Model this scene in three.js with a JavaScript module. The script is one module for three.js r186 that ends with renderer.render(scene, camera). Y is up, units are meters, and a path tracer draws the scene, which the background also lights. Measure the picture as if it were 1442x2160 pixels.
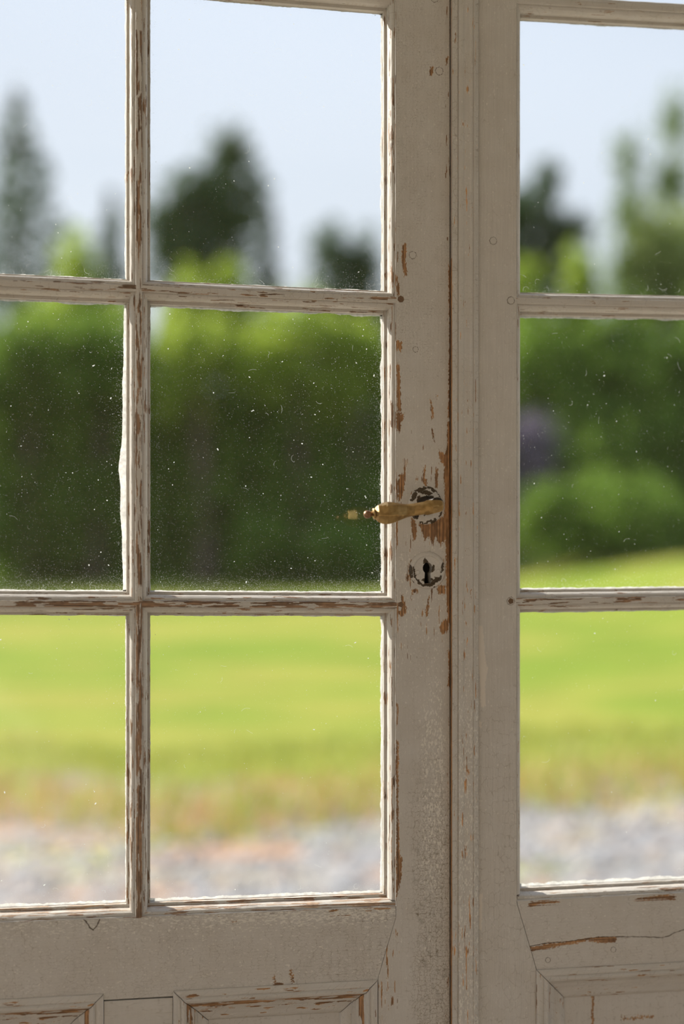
import * as THREE from 'three';
import { mergeGeometries, toCreasedNormals } from 'three/addons/utils/BufferGeometryUtils.js';
import { RoundedBoxGeometry } from 'three/addons/geometries/RoundedBoxGeometry.js';

// ---------------------------------------------------------------- camera, sky, sun, exposure
const scene = new THREE.Scene();
const camera = new THREE.PerspectiveCamera(2 * Math.atan(1080 / 3000) * 180 / Math.PI, 1442 / 2160, 0.05, 600);
camera.position.set(0, 1.10, 1.55);
camera.lookAt(1.82, 1.10, 1.55 - 10);            // turned 10.3 degrees to the right, level
camera.setViewOffset(1442, 2160, 0, -86, 1442, 2160);   // lens shifted up a little
camera.focus = 1.575;
camera.userData.fStop = 1.42;
scene.add(camera);

const renderer = new THREE.WebGLRenderer({ antialias: true });
renderer.toneMapping = THREE.LinearToneMapping;
renderer.toneMappingExposure = 1.0;
renderer.shadowMap.enabled = true;
renderer.shadowMap.type = THREE.PCFSoftShadowMap;

const SUN = new THREE.Vector3(-1, 0.95, -1.0).normalize();      // towards the sun
const sun = new THREE.DirectionalLight(new THREE.Color().setRGB(1.0, 0.94, 0.84), 11);
sun.name = 'sun';
sun.position.copy(SUN).multiplyScalar(70);
sun.castShadow = true;
sun.shadow.mapSize.set(4096, 4096);
Object.assign(sun.shadow.camera, { left: -45, right: 45, top: 45, bottom: -45, near: 1, far: 200 });
scene.add(sun, sun.target);

{ // clear summer sky with a thin veil of high cloud
  const W = 512, H = 256, d = new Float32Array(W * H * 4);
  const n3 = (x, y, z) => Math.sin(x * 3.1 + Math.sin(y * 2.3 + 1.7) * 1.4 + z) * Math.sin(y * 2.7 + Math.sin(z * 3.3) * 1.2 - x) ;
  for (let j = 0; j < H; j++) for (let i = 0; i < W; i++) {
    const up = ((j + .5) / H - .5) * Math.PI, az = ((i + .5) / W - .5) * 2 * Math.PI;
    const x = Math.cos(az) * Math.cos(up), y = Math.sin(up), z = Math.sin(az) * Math.cos(up);
    const t = Math.pow(Math.max(0, y), 1.35), ang = Math.acos(THREE.MathUtils.clamp(x * SUN.x + y * SUN.y + z * SUN.z, -1, 1));
    const glow = .30 * Math.exp(-ang / .45), cl = .05 * n3(x * 2, y * 5, z * 2) * (y > 0 ? 1 : 0);
    const hor = [.88, .94, 1.0], zen = [.26, .46, .87], gnd = [.30, .33, .22];
    for (let c = 0; c < 3; c++) d[(j * W + i) * 4 + c] = y >= 0 ? hor[c] + (zen[c] - hor[c]) * t + glow * [1, .95, .85][c] + cl : gnd[c];
    d[(j * W + i) * 4 + 3] = 1;
  }
  const sky = new THREE.DataTexture(d, W, H, THREE.RGBAFormat, THREE.FloatType);
  sky.mapping = THREE.EquirectangularReflectionMapping; sky.magFilter = THREE.LinearFilter; sky.needsUpdate = true;
  scene.background = sky;
}

// ---------------------------------------------------------------- helpers
const mm = .001;
function rng(seed) { let s = seed | 0; return () => { s = (s + 0x6d2b79f5) | 0; let t = Math.imul(s ^ (s >>> 15), 1 | s); t = (t + Math.imul(t ^ (t >>> 7), 61 | t)) ^ t; return ((t ^ (t >>> 14)) >>> 0) / 4294967296; }; }
const hash = (x, y, s) => { let h = Math.imul(x | 0, 374761393) + Math.imul(y | 0, 668265263) + Math.imul(s | 0, 1274126177); h = Math.imul(h ^ (h >>> 13), 1274126177); h ^= h >>> 16; return (h >>> 0) / 4294967296; };
function noise(x, y, s) {
  const xi = Math.floor(x), yi = Math.floor(y); let fx = x - xi, fy = y - yi; fx = fx * fx * (3 - 2 * fx); fy = fy * fy * (3 - 2 * fy);
  const a = hash(xi, yi, s), b = hash(xi + 1, yi, s), c = hash(xi, yi + 1, s), d = hash(xi + 1, yi + 1, s);
  return a + (b - a) * fx + (c - a) * fy + (a - b - c + d) * fx * fy;
}
const fbm = (x, y, s, o = 4) => { let v = 0, a = .5, n = 0; for (let i = 0; i < o; i++) { v += a * noise(x, y, s + i * 17); n += a; x *= 2.03; y *= 2.03; a *= .5; } return v / n; };
const sstep = (a, b, x) => { const t = Math.min(1, Math.max(0, (x - a) / (b - a))); return t * t * (3 - 2 * t); };
const lerp = (a, b, t) => a + (b - a) * t;
// distance to the nearest border between jittered cells (0 on the border)
function cells(x, y, s) {
  const xi = Math.floor(x), yi = Math.floor(y); let d1 = 9, d2 = 9;
  for (let j = -1; j < 2; j++) for (let i = -1; i < 2; i++) {
    const dx = xi + i + .12 + .76 * hash(xi + i, yi + j, s) - x, dy = yi + j + .12 + .76 * hash(xi + i, yi + j, s + 7) - y;
    const d = Math.max(Math.abs(dx), Math.abs(dy)) * .65 + Math.hypot(dx, dy) * .35;
    if (d < d1) { d2 = d1; d1 = d; } else if (d < d2) d2 = d;
  }
  return d2 - d1;
}
const toS = (c) => 255 * (c <= .0031308 ? 12.92 * c : 1.055 * Math.pow(c, 1 / 2.4) - .055);
const used = new Map();
function numbered(name) { const k = used.get(name) || 0; used.set(name, k + 1); return k ? `${name}_${String(k).padStart(3, '0')}` : name; }
function tag(o, label, category, group, kind) { Object.assign(o.userData, { label, category }); if (group) o.userData.group = group; if (kind) o.userData.kind = kind; return o; }
function thing(name, label, category, pos = [0, 0, 0], group, kind) { const o = new THREE.Group(); o.name = numbered(name); o.position.set(...pos); scene.add(o); return tag(o, label, category, group, kind); }
function mesh(name, geo, mat, label, category, group, kind) { const o = new THREE.Mesh(geo, mat); o.name = numbered(name); scene.add(o); return tag(o, label, category, group, kind); }
const boxAt = (x0, x1, y0, y1, z0, z1) => new THREE.BoxGeometry(x1 - x0, y1 - y0, z1 - z0).translate((x0 + x1) / 2, (y0 + y1) / 2, (z0 + z1) / 2);

// ---------------------------------------------------------------- painted wood, computed
const PAINT = [.585, .545, .495], PRIMER = [.74, .70, .63], WOOD = [.44, .235, .105], WOODD = [.19, .10, .05];
const insidePoly = (p, x, y) => { let r = false; for (let i = 0, j = p.length - 1; i < p.length; j = i++) if ((p[i][1] > y) !== (p[j][1] > y) && x < (p[j][0] - p[i][0]) * (y - p[i][1]) / (p[j][1] - p[i][1]) + p[i][0]) r = !r; return r; };
/* A texture of old paint. w, h texels cover [x0, x1] x [y0, y1] millimetres. alongY: the grain runs along y. crack(x, y) and worn(x, y) in 0..1 say how crazed
   and how flaked the paint is, speck(x, y) how much of the top coat has gone to the primer; chips are flaked-off patches with an outline. */
function paint({ w, h, x0, x1, y0, y1, seed, alongY = true, cell = [5, 8], crack = () => .4, worn = () => 0, speck = () => 0, streak = .05, chips = [], lines = [], patches = [], bare = () => 0, tone = 1, fine2 = () => 1, wood = WOOD, woodD = WOODD }) {
  const sx = (x1 - x0) / w, sy = (y1 - y0) / h, chip = new Float32Array(w * h), pat = new Float32Array(w * h), ln = new Float32Array(w * h);
  const stamp = (polys, out, rough) => { for (const p of polys) {
    const xs = p.map((q) => q[0]), ys = p.map((q) => q[1]);
    const i0 = Math.max(0, Math.floor((Math.min(...xs) - 2 - x0) / sx)), i1 = Math.min(w - 1, Math.ceil((Math.max(...xs) + 2 - x0) / sx)), j0 = Math.max(0, Math.floor((Math.min(...ys) - 3 - y0) / sy)), j1 = Math.min(h - 1, Math.ceil((Math.max(...ys) + 3 - y0) / sy));
    for (let j = j0; j <= j1; j++) for (let i = i0; i <= i1; i++) {
      const x = x0 + (i + .5) * sx, y = y0 + (j + .5) * sy, kx = alongY ? 1.1 : .5, ky = alongY ? .5 : 1.1;
      const X = x + rough * (fbm(x * kx, y * ky, seed + 3, 4) - .5) * (alongY ? 3.6 : 6), Y = y + rough * ((fbm(x * kx, y * ky, seed + 5, 4) - .5) * (alongY ? 6 : 3.6) + (noise((alongY ? x : y) * 1.3, 4.5, seed + 6) - .5) * 4);
      if (insidePoly(p, X, Y)) out[j * w + i] = 1;
    } } };
  stamp(chips, chip, 1); stamp(patches, pat, .6);
  for (const [pts, wd] of lines) for (let k = 0; k + 1 < pts.length; k++) {
    const [a, b] = [pts[k], pts[k + 1]], L = Math.hypot(b[0] - a[0], b[1] - a[1]), n = Math.ceil(L / Math.min(sx, sy) * 1.5);
    for (let q = 0; q <= n; q++) {
      const t = q / n, cx = lerp(a[0], b[0], t) + (noise(k * 9 + t * L * .3, 1.5, seed) - .5) * .8, cy = lerp(a[1], b[1], t) + (noise(k * 9 + t * L * .3, 7.5, seed) - .5) * .8, r = wd * (.5 + noise(t * L * .4, k * 3.3, seed + 2));
      const i0 = Math.floor((cx - r - x0) / sx), i1 = Math.ceil((cx + r - x0) / sx), j0 = Math.floor((cy - r - y0) / sy), j1 = Math.ceil((cy + r - y0) / sy);
      for (let j = Math.max(0, j0); j <= Math.min(h - 1, j1); j++) for (let i = Math.max(0, i0); i <= Math.min(w - 1, i1); i++) if (Math.hypot(x0 + (i + .5) * sx - cx, y0 + (j + .5) * sy - cy) < Math.max(r, .35 * sx)) ln[j * w + i] = 1;
    }
  }
  const col = new Uint8Array(w * h * 4), bmp = new Uint8Array(w * h * 4);
  for (let j = 0; j < h; j++) for (let i = 0; i < w; i++) {
    const k = j * w + i, x = x0 + (i + .5) * sx, y = y0 + (j + .5) * sy, along = alongY ? y : x, across = alongY ? x : y;
    const brush = fbm(across * 1.3, along * .03, seed + 11, 3) - .5, low = fbm(x * .05, y * .05, seed + 13, 3) - .5, fine = noise(x * 1.7, y * 1.7, seed + 15) - .5;
    const grain = fbm(across * 1.1 + 2 * (noise(across * .06, along * .006, seed + 20) - .5), along * .018, seed + 21, 4);
    let v = 1 + streak * 1.6 * brush + .10 * low + .035 * fine, height = .72 + .05 * brush;
    let r = PAINT[0] * v, g = PAINT[1] * v * (1 + .02 * low), b = PAINT[2] * v * (1 + .05 * low);
    // crazing
    const ca = crack(x, y);
    if (ca > 0) {
      const wx = x + 1.6 * (noise(x * .35, y * .35, seed + 31) - .5), wy = y + 1.6 * (noise(x * .35 + 50, y * .35, seed + 31) - .5);
      const fineness = fine2(x, y), e = cells(wx / cell[0] * fineness, wy / cell[1] * fineness, seed + 33), gate = sstep(.58 - .5 * ca, .95 - .5 * ca, fbm(x * .11, y * .07, seed + 37, 3) + .10), wide = .035 + .05 * ca;
      let c = (1 - sstep(.008, wide, e)) * (.18 + .82 * gate) * (.55 + .45 * noise(x * .3, y * .3, seed + 34));
      if (ca > .45) c = Math.max(c, (1 - sstep(.02, .09, cells(wx / cell[0] * 1.9 + 9, wy / cell[1] * 1.8, seed + 35))) * gate * (ca - .45) * 1.2);
      c *= .30 + .80 * ca;
      r *= 1 - .54 * c; g *= 1 - .60 * c; b *= 1 - .68 * c; height -= .3 * c;
      // grime held in the crazed patches
      const dirt = gate * ca * ca * sstep(.55, .8, fbm(x * .22, y * .16, seed + 39, 3)) * .2; r *= 1 - dirt; g *= 1 - dirt * 1.05; b *= 1 - dirt * 1.15;
    }
    const sp = speck(x, y);
    if (sp > 0) { const q = sstep(.80 - .24 * sp, .86 - .24 * sp, fbm(x * (alongY ? .9 : .35), y * (alongY ? .4 : .9), seed + 41, 3)) * .8; r = lerp(r, PRIMER[0] * 1.05, q); g = lerp(g, PRIMER[1] * 1.05, q); b = lerp(b, PRIMER[2] * 1.05, q); height += .1 * q; }
    if (pat[k]) { r = lerp(r, PRIMER[0] * .98, .75); g = lerp(g, PRIMER[1] * .93, .75); b = lerp(b, PRIMER[2] * .9, .75); height += .16; }
    // flaked to the wood
    let wn = worn(x, y), q = chip[k];
    if (wn > 0) { const f = fbm(across * .55, along * .055, seed + 51, 4); q = Math.max(q, sstep(.78 - .5 * wn, .80 - .5 * wn, f)); const e = sstep(.755 - .5 * wn, .78 - .5 * wn, f) * (1 - q); r = lerp(r, PRIMER[0], e * .8); g = lerp(g, PRIMER[1], e * .8); b = lerp(b, PRIMER[2], e * .8); }
    q = Math.max(q, bare(x, y));
    if (q > 0) {
      const t = sstep(.34, .66, grain), s = tone * (.75 + .5 * noise(x * .6, y * .25, seed + 61));
      r = lerp(r, lerp(woodD[0], wood[0], t) * s, q); g = lerp(g, lerp(woodD[1], wood[1], t) * s, q); b = lerp(b, lerp(woodD[2], wood[2], t) * s, q); height = lerp(height, .25 + .18 * t, q);
    }
    if (ln[k]) { r *= .22; g *= .18; b *= .15; height = .05; }
    col[k * 4] = toS(Math.min(1, Math.max(0, r))); col[k * 4 + 1] = toS(Math.min(1, Math.max(0, g))); col[k * 4 + 2] = toS(Math.min(1, Math.max(0, b))); col[k * 4 + 3] = 255;
    bmp[k * 4] = bmp[k * 4 + 1] = bmp[k * 4 + 2] = 255 * Math.min(1, Math.max(0, height)); bmp[k * 4 + 3] = 255;
  }
  const T = (data, srgb) => { const t = new THREE.DataTexture(data, w, h, THREE.RGBAFormat); t.magFilter = THREE.LinearFilter; t.minFilter = THREE.LinearMipmapLinearFilter; t.generateMipmaps = true; t.wrapS = t.wrapT = THREE.MirroredRepeatWrapping; if (srgb) t.colorSpace = THREE.SRGBColorSpace; t.needsUpdate = true; return t; };
  const m = new THREE.MeshPhysicalMaterial({ map: T(col, true), bumpMap: T(bmp, false), bumpScale: .00035, roughness: .5, specularIntensity: .8 });
  m.userData.box = [x0, x1, y0, y1];
  return m;
}
function tileable(n, f, srgb = true) { // small repeating texture from f(u, v) in 0..1 -> linear rgb
  const d = new Uint8Array(n * n * 4);
  for (let j = 0; j < n; j++) for (let i = 0; i < n; i++) { const c = f(i / n, j / n); for (let k = 0; k < 3; k++) d[(j * n + i) * 4 + k] = srgb ? toS(Math.min(1, Math.max(0, c[k]))) : 255 * Math.min(1, Math.max(0, c[k])); d[(j * n + i) * 4 + 3] = 255; }
  const t = new THREE.DataTexture(d, n, n, THREE.RGBAFormat); t.magFilter = THREE.LinearFilter; t.wrapS = t.wrapT = THREE.MirroredRepeatWrapping; if (srgb) t.colorSpace = THREE.SRGBColorSpace; t.needsUpdate = true; return t;
}

// ---------------------------------------------------------------- the room around the camera (only its light is seen)
const wallMat = new THREE.MeshStandardMaterial({ color: new THREE.Color().setRGB(.82, .78, .71), roughness: .9, map: tileable(64, (u, v) => { const k = .95 + .1 * fbm(u * 8, v * 8, 5); return [k, k, k]; }) });
const floorMat = new THREE.MeshStandardMaterial({ roughness: .6, map: tileable(256, (u, v) => { const g = fbm(u * 3, v * 60, 9), k = .75 + .5 * g; return [.74 * k, .63 * k, .51 * k]; }) });
const trimMat = new THREE.MeshStandardMaterial({ color: new THREE.Color().setRGB(.62, .58, .51), roughness: .6 });
const roomGlass = new THREE.MeshPhysicalMaterial({ color: 0xffffff, roughness: 0, transmission: 1, thickness: 0, ior: 1.5 });
const panelling = new THREE.MeshStandardMaterial({ roughness: .8, map: tileable(128, (u, v) => { const k = .6 + .8 * fbm(u * 40, v * 2, 19); return [.33 * k, .275 * k, .22 * k]; }) });
const RX0 = -2.3, RX1 = 3.1, RZ = 4.3, RH = 2.75, TH = .18;
function structure(name, geos, mat, label, category) { return mesh(name, geos.length > 1 ? mergeGeometries(geos) : geos[0], mat, label, category, undefined, 'structure'); }
structure('floor', [boxAt(RX0 - TH, RX1 + TH, -.12, 0, -.16, RZ + TH)], floorMat, 'pale board floor of the glazed porch behind the doors', 'floor');
structure('ceiling', [boxAt(RX0 - TH, RX1 + TH, RH, RH + .15, -.16, RZ + TH)], wallMat, 'white ceiling of the glazed porch above the doors', 'ceiling');
structure('wall_front', [boxAt(RX0 - TH, -.34, 0, RH, -.16, .02), boxAt(1.17, RX1 + TH, 0, RH, -.16, .02), boxAt(-.34, 1.17, 2.21, RH, -.16, .02)], wallMat, 'white porch wall that holds the double doors', 'wall');
const WY0 = .34, WY1 = 2.6;
structure('wall_back', [boxAt(RX0 - TH, RX1 + TH, 0, RH, RZ, RZ + TH)], panelling, 'brown boarded porch wall behind the camera', 'wall');
for (const [nm, x, lab] of [['wall_left', RX0 - TH, 'porch wall with a wide window left of the doors'], ['wall_right', RX1, 'porch wall with a wide window right of the doors']])
  structure(nm, [boxAt(x, x + TH, 0, WY0, .02, RZ), boxAt(x, x + TH, WY1, RH, .02, RZ), boxAt(x, x + TH, WY0, WY1, .02, .2), boxAt(x, x + TH, WY0, WY1, RZ - .12, RZ)], wallMat, lab, 'wall');
function roomWindow(n, label, a0, a1, place) { // frame, bars and one pane
  const o = new THREE.Group(); o.name = 'window_' + n; scene.add(o); tag(o, label, 'window', undefined, 'structure');
  const bars = [boxAt(a0, a1, WY0, WY0 + .06, -.03, .03), boxAt(a0, a1, WY1 - .06, WY1, -.03, .03), boxAt(a0, a1, 1.72, 1.76, -.025, .025)];
  const k = Math.round((a1 - a0) / .8); for (let i = 0; i <= k; i++) { const a = lerp(a0 + .025, a1 - .025, i / k); bars.push(boxAt(a - .025, a + .025, WY0, WY1, -.03, .03)); }
  const f = new THREE.Mesh(mergeGeometries(bars), trimMat); f.name = 'window_frame';
  const p = new THREE.Mesh(new THREE.PlaneGeometry(a1 - a0, WY1 - WY0).translate((a0 + a1) / 2, (WY0 + WY1) / 2, 0), roomGlass); p.name = 'pane';
  o.add(f, p); place(o);
}
roomWindow(1, 'wide white framed window in the left porch wall', .2, RZ - .12, (o) => { o.rotation.y = -Math.PI / 2; o.position.set(RX0 - .09, 0, 0); });
roomWindow(2, 'wide white framed window in the right porch wall', .2, RZ - .12, (o) => { o.rotation.y = -Math.PI / 2; o.position.set(RX1 + .09, 0, 0); });
structure('trim_1', [boxAt(-.34, -.298, 0, 2.21, -.16, .03), boxAt(1.128, 1.17, 0, 2.21, -.16, .03), boxAt(-.298, 1.128, 2.168, 2.21, -.16, .03), boxAt(-.298, 1.128, 0, .012, -.16, .02)], trimMat, 'painted frame around the pair of doors', 'door frame');

// ---------------------------------------------------------------- materials of the doors
const stileChips = [
  [[349.9,1444.5],[355.8,1444.7],[354.2,1427.2],[356.4,1410.3],[352.6,1408.6],[350.4,1420.7]], [[343.9,1399.3],[347.2,1400.5],[347.7,1387.8],[345.0,1384.6]],
  [[343.4,1337.4],[350.4,1335.0],[349.9,1326.0],[343.9,1326.3]], [[343.9,1310.5],[347.7,1309.5],[348.2,1288.4],[349.3,1258.2],[344.5,1257.6]],
  [[343.9,1256.0],[353.1,1255.6],[352.0,1249.3],[348.8,1246.0],[347.7,1232.8],[344.5,1238.0]], [[382.5,1273.2],[384.7,1265.2],[386.9,1252.0],[384.2,1249.3],[383.1,1261.5]],
  [[384.2,1241.3],[386.3,1235.0],[388.0,1223.8],[385.8,1228.1],[383.6,1238.6]], [[389.6,1275.4],[391.3,1276.5],[390.7,1272.3]],
  [[392.4,1215.4],[399.5,1211.2],[402.0,1220.3],[402.6,1246.9],[407.2,1248.1],[407.7,1018.0],[402.9,1023.3],[401.1,1055.3],[400.6,1108.5],[397.8,1129.8],[399.5,1167.1],[397.8,1188.3],[399.5,1196.3],[392.9,1206.9]],
  [[347.7,1188.9],[353.7,1187.9],[352.6,1172.0],[349.9,1161.4],[346.1,1156.1],[345.0,1177.2]], [[374.9,1196.1],[377.1,1196.1],[376.5,1180.1],[373.8,1177.5]],
  [[388.0,1194.6],[391.8,1193.6],[391.3,1171.2],[388.0,1172.3]], [[376.5,1181.7],[379.2,1181.8],[378.7,1171.1],[375.4,1171.1]],
  [[360.2,1139.2],[365.6,1137.1],[367.3,1119.1],[363.4,1112.7],[361.3,1124.4]],
  [[368.9,1133.9],[388.5,1137.2],[395.1,1140.4],[401.1,1137.3],[400.6,1113.8],[392.4,1109.6],[388.5,1119.1],[385.2,1107.4],[380.9,1119.1],[376.5,1112.7],[373.2,1124.4]],
  [[358.0,1087.3],[360.2,1091.0],[362.9,1089.4],[361.3,1077.2],[358.0,1078.8]], [[354.8,1075.6],[358.6,1076.7],[358.0,1069.8],[355.3,1068.8]],
  [[361.3,1059.2],[367.8,1059.2],[368.9,1056.0],[364.5,1055.5],[362.4,1053.4]], [[390.2,1059.1],[392.4,1062.8],[400.0,1064.9],[399.5,1054.2],[391.8,1053.2]],
  [[348.8,1052.4],[351.0,1053.4],[353.7,1042.3],[355.3,1039.6],[355.3,1032.2],[349.9,1029.1],[345.5,1032.8],[349.3,1037.0],[350.4,1043.9]],
  [[380.3,1050.1],[382.0,1051.1],[379.8,1028.8],[377.6,1025.7],[377.1,1033.1]], [[392.4,1017.0],[397.8,1024.4],[403.9,1026.0],[403.3,1012.7],[397.8,1008.5],[395.1,1010.1]],
  [[402.5,990.3],[407.2,991.3],[407.7,948.7],[402.9,949.8],[404.5,970.1]], [[343.9,891.6],[346.1,888.9],[346.1,817.5],[347.2,764.6],[350.4,759.2],[349.3,738.0],[346.1,722.3],[343.9,717.1]],
  [[382.0,1643.9],[386.3,1644.7],[385.2,1635.6],[382.0,1634.3]], [[400.6,1656.2],[403.9,1657.4],[402.8,1650.5],[400.6,1647.7]], [[403.6,1422.7],[407.2,1422.8],[407.7,1247.0],[403.2,1252.3],[404.6,1348.2]],
];
const pegRings = (list) => list.map(([x, y, r]) => [Array.from({ length: 9 }, (_, i) => [x + r * Math.cos(i / 8 * 6.283), y + r * Math.sin(i / 8 * 6.283)]), .22]);
const M = {};
M.stileL = paint({ w: 288, h: 2048, x0: 318, x1: 408, y0: 560, y1: 1760, seed: 101, cell: [6.6, 5.4], fine2: (x, y) => (y > 1230 ? 1.6 : 1), chips: stileChips, lines: pegRings([[392.9, 1640.3, 4.6], [362.4, 1432.8, 4.2], [365.6, 1327.4, 3.2], [387.5, 1722, 5]]),
  crack: (x, y) => Math.min(1, .24 + .76 * sstep(960, 760, y) * sstep(350, 372, x) + .26 * sstep(1260, 1340, y)), worn: (x, y) => .22 * sstep(347, 344.5, x) * sstep(1500, 1440, y) + .16 * sstep(399, 405, x) + .08 * sstep(1240, 1200, y) * sstep(980, 1040, y), speck: (x, y) => .12 + .85 * sstep(1010, 900, y) * sstep(690, 740, y) * sstep(362, 384, x) * sstep(404, 394, x) + .35 * sstep(1140, 1080, y) * sstep(960, 1010, y) });
M.stileR = paint({ w: 192, h: 2048, x0: 430, x1: 510, y0: 560, y1: 1760, seed: 202, cell: [6.5, 13], crack: (x, y) => .14 + .28 * sstep(1000, 850, y), speck: () => .14, streak: .09, lines: pegRings([[476.3, 1385.5, 4.4], [476.3, 1045.3, 4.6], [455.7, 1452.4, 4.3]]),
  patches: [[[438.0,1017.7],[443.0,1018.7],[444.1,1006.9],[446.9,974.8],[449.6,969.4],[445.8,953.4],[446.9,926.7],[441.3,925.2],[440.2,953.5],[438.0,974.9]], [[439.1,910.8],[442.4,909.6],[441.9,902.7],[438.6,903.3]], [[439,715],[443,716],[442,672],[439,676]]] });
M.stileOut = paint({ w: 64, h: 512, x0: 0, x1: 70, y0: 0, y1: 560, seed: 303 });
M.railL = paint({ w: 1024, h: 224, x0: -130, x1: 345, y0: 618, y1: 712, seed: 404, alongY: false, cell: [9, 3.6], crack: (x) => .52 + .2 * sstep(200, 320, x), speck: (x, y) => 1.1 * sstep(680, 700, y) * (.45 + .55 * sstep(60, 260, x)) + .25,
  chips: [[[205.4,635.6],[207.0,636.6],[207.5,628.2],[215.9,627.7],[215.9,625.1],[206.4,625.1]], [[223.2,641.0],[225.4,641.9],[228.5,627.0],[226.4,626.1]]], worn: (x, y) => .36 * sstep(696, 706, y) * sstep(120, 330, x),
  lines: [[[[0.5,706.6],[3.5,704],[7.5,697.1],[11.0,694.9],[15.0,699.8],[17.5,706]], .55]] });
M.railR = paint({ w: 768, h: 320, x0: 480, x1: 730, y0: 618, y1: 712, seed: 505, alongY: false, cell: [14, 3.4], crack: () => .42, streak: .04, speck: () => .12,
  chips: [[[495.9,699.8],[499.2,704.0],[517.2,704.3],[525.7,704.5],[535.3,702.4],[525.7,700.6],[511.6,700.2],[499.2,698.0]], [[622.5,700.7],[636.9,703.4],[660.1,705.6],[674.6,703.4],[673.5,698.5],[654.3,699.3],[631.2,699.2]],
    [[499.2,651.8],[517.2,654.6],[536.9,655.3],[562.5,658.9],[585.2,660.0],[603.6,658.0],[601.3,652.7],[588.1,652.2],[568.1,655.4],[548.3,653.1],[522.8,650.6],[501.5,647.9]]],
  lines: [[[[499.2,653.4],[517.2,655.7],[545.4,656.5],[579.5,659.9],[608.1,658.9],[631.2,657.7],[657.2,655.4],[665.9,657.2],[674.6,661.1],[684.6,663.4],[726,668]], .42], ...pegRings([[598.4, 644.6, 3.1], [520, 636.7, 2.9]])] });
// mouldings: x runs across the profile (millimetres of arc length), y along the stick
const mould = (seed, len, h, worn, extra = {}) => paint({ w: 160, h, x0: 0, x1: 44, y0: 0, y1: len, seed, cell: [9, 9], crack: () => .3, worn, streak: .08, wood: [.36, .215, .125], woodD: [.16, .10, .062], ...extra });
const near = (s, c, r) => Math.abs(s - c) < r;      // 22 is the front fillet (bars) or its arris (moulded edges)
M.mullionL = mould(611, 1200, 2048, (s, l) => (near(s, 22, 3.4) ? .56 + .3 * sstep(600, 240, l) : .19 + .17 * sstep(560, 200, l)));
M.bar1L = mould(622, 600, 1024, (s) => (near(s, 22, 3.6) ? .30 : .19), { crack: () => .4 });
M.bar2L = mould(633, 600, 1024, (s) => (near(s, 22, 3.6) ? .72 : .2));
M.barR = mould(644, 600, 1024, () => .06);
M.bar2R = mould(655, 600, 1024, (s) => (near(s, 22, 3.6) ? .36 : .15));
M.beadL = mould(666, 1200, 2048, (s) => .27);
M.beadR = mould(677, 1200, 1024, () => .06);
M.sillL = mould(688, 600, 1024, (s) => (s > 26 ? .5 : .36), { wood: [.52, .37, .25], woodD: [.27, .16, .10] });
M.sillR = mould(699, 600, 1024, () => .2, { speck: () => .4 });
M.panelMould = mould(710, 600, 1024, (s) => (s > 14.5 && s < 20 ? .74 : s > 23 && s < 26 ? .4 : .16), { wood: WOOD, woodD: WOODD });
M.panelMouldR = mould(721, 600, 1024, (s) => (s > 15 && s < 18 ? .2 : .1), { wood: WOOD, woodD: WOODD });
M.panel = paint({ w: 256, h: 256, x0: 0, x1: 240, y0: 400, y1: 640, seed: 733, cell: [9, 10], crack: () => .35 });
M.panelR = paint({ w: 256, h: 256, x0: 0, x1: 240, y0: 400, y1: 640, seed: 755, cell: [9, 10], crack: () => .3, chips: [[[72.4, 592], [75, 592], [76, 520], [73.2, 520]], [[106, 558.5], [128, 559.6], [150, 560.4], [149, 558], [112, 557]]] });
M.strip = paint({ w: 224, h: 2048, x0: 0, x1: 52, y0: 560, y1: 1760, seed: 744, cell: [11, 7], crack: (x, y) => (x < 14 || x > 38 ? .55 : .2), bare: (x, y) => (x < 6.4 + 1.4 * (fbm(y * .05, 3, 88) - .5) ? (y < 1430 ? 1 : .35) : 0),
  tone: 1.5, worn: (x, y) => (x > 19 && x < 40 ? .03 + .13 * sstep(1180, 900, y) : .02), speck: (x, y) => (x > 14 ? .12 + .75 * sstep(1080, 860, y) : .1) });

const brassTex = tileable(256, (u, v) => { const n = fbm(u * 9, v * 9, 71), k = fbm(u * 30, v * 30, 73); const t = sstep(.35, .7, n) * .75 + .25 * k; return [lerp(.33, .50, t), lerp(.21, .335, t), lerp(.085, .14, t)]; });
M.brass = new THREE.MeshPhysicalMaterial({ map: brassTex, metalness: .9, roughness: .4 });
M.brassRed = new THREE.MeshPhysicalMaterial({ color: new THREE.Color().setRGB(.27, .155, .09), metalness: .9, roughness: .45 });
M.iron = new THREE.MeshStandardMaterial({ color: new THREE.Color().setRGB(.035, .026, .02), roughness: .6, metalness: .3 });
M.cavity = new THREE.MeshStandardMaterial({ color: new THREE.Color().setRGB(.012, .01, .009), roughness: .9 });
M.screw = new THREE.MeshStandardMaterial({ color: new THREE.Color().setRGB(...PAINT), roughness: .55 });
M.peg = new THREE.MeshStandardMaterial({ roughness: .8, map: tileable(64, (u, v) => { const k = .6 + .8 * fbm(u * 4, v * 40, 3); return [.17 * k, .10 * k, .055 * k]; }) });
M.pegPaint = new THREE.MeshStandardMaterial({ color: new THREE.Color().setRGB(...PAINT.map((c) => c * .98)), roughness: .55 });
M.putty = new THREE.MeshStandardMaterial({ roughness: .75, map: tileable(128, (u, v) => { const k = .85 + .3 * fbm(u * 10, v * 10, 15); return [.66 * k, .63 * k, .57 * k]; }) });
M.smear = new THREE.MeshPhysicalMaterial({ map: tileable(256, (u, v) => { const k = .62 + .55 * fbm(u * 34, v * 34, 91, 4); return [.74 * k, .73 * k, .71 * k]; }), roughness: 1, transmission: .5, thickness: 0, specularIntensity: .2 });
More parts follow.
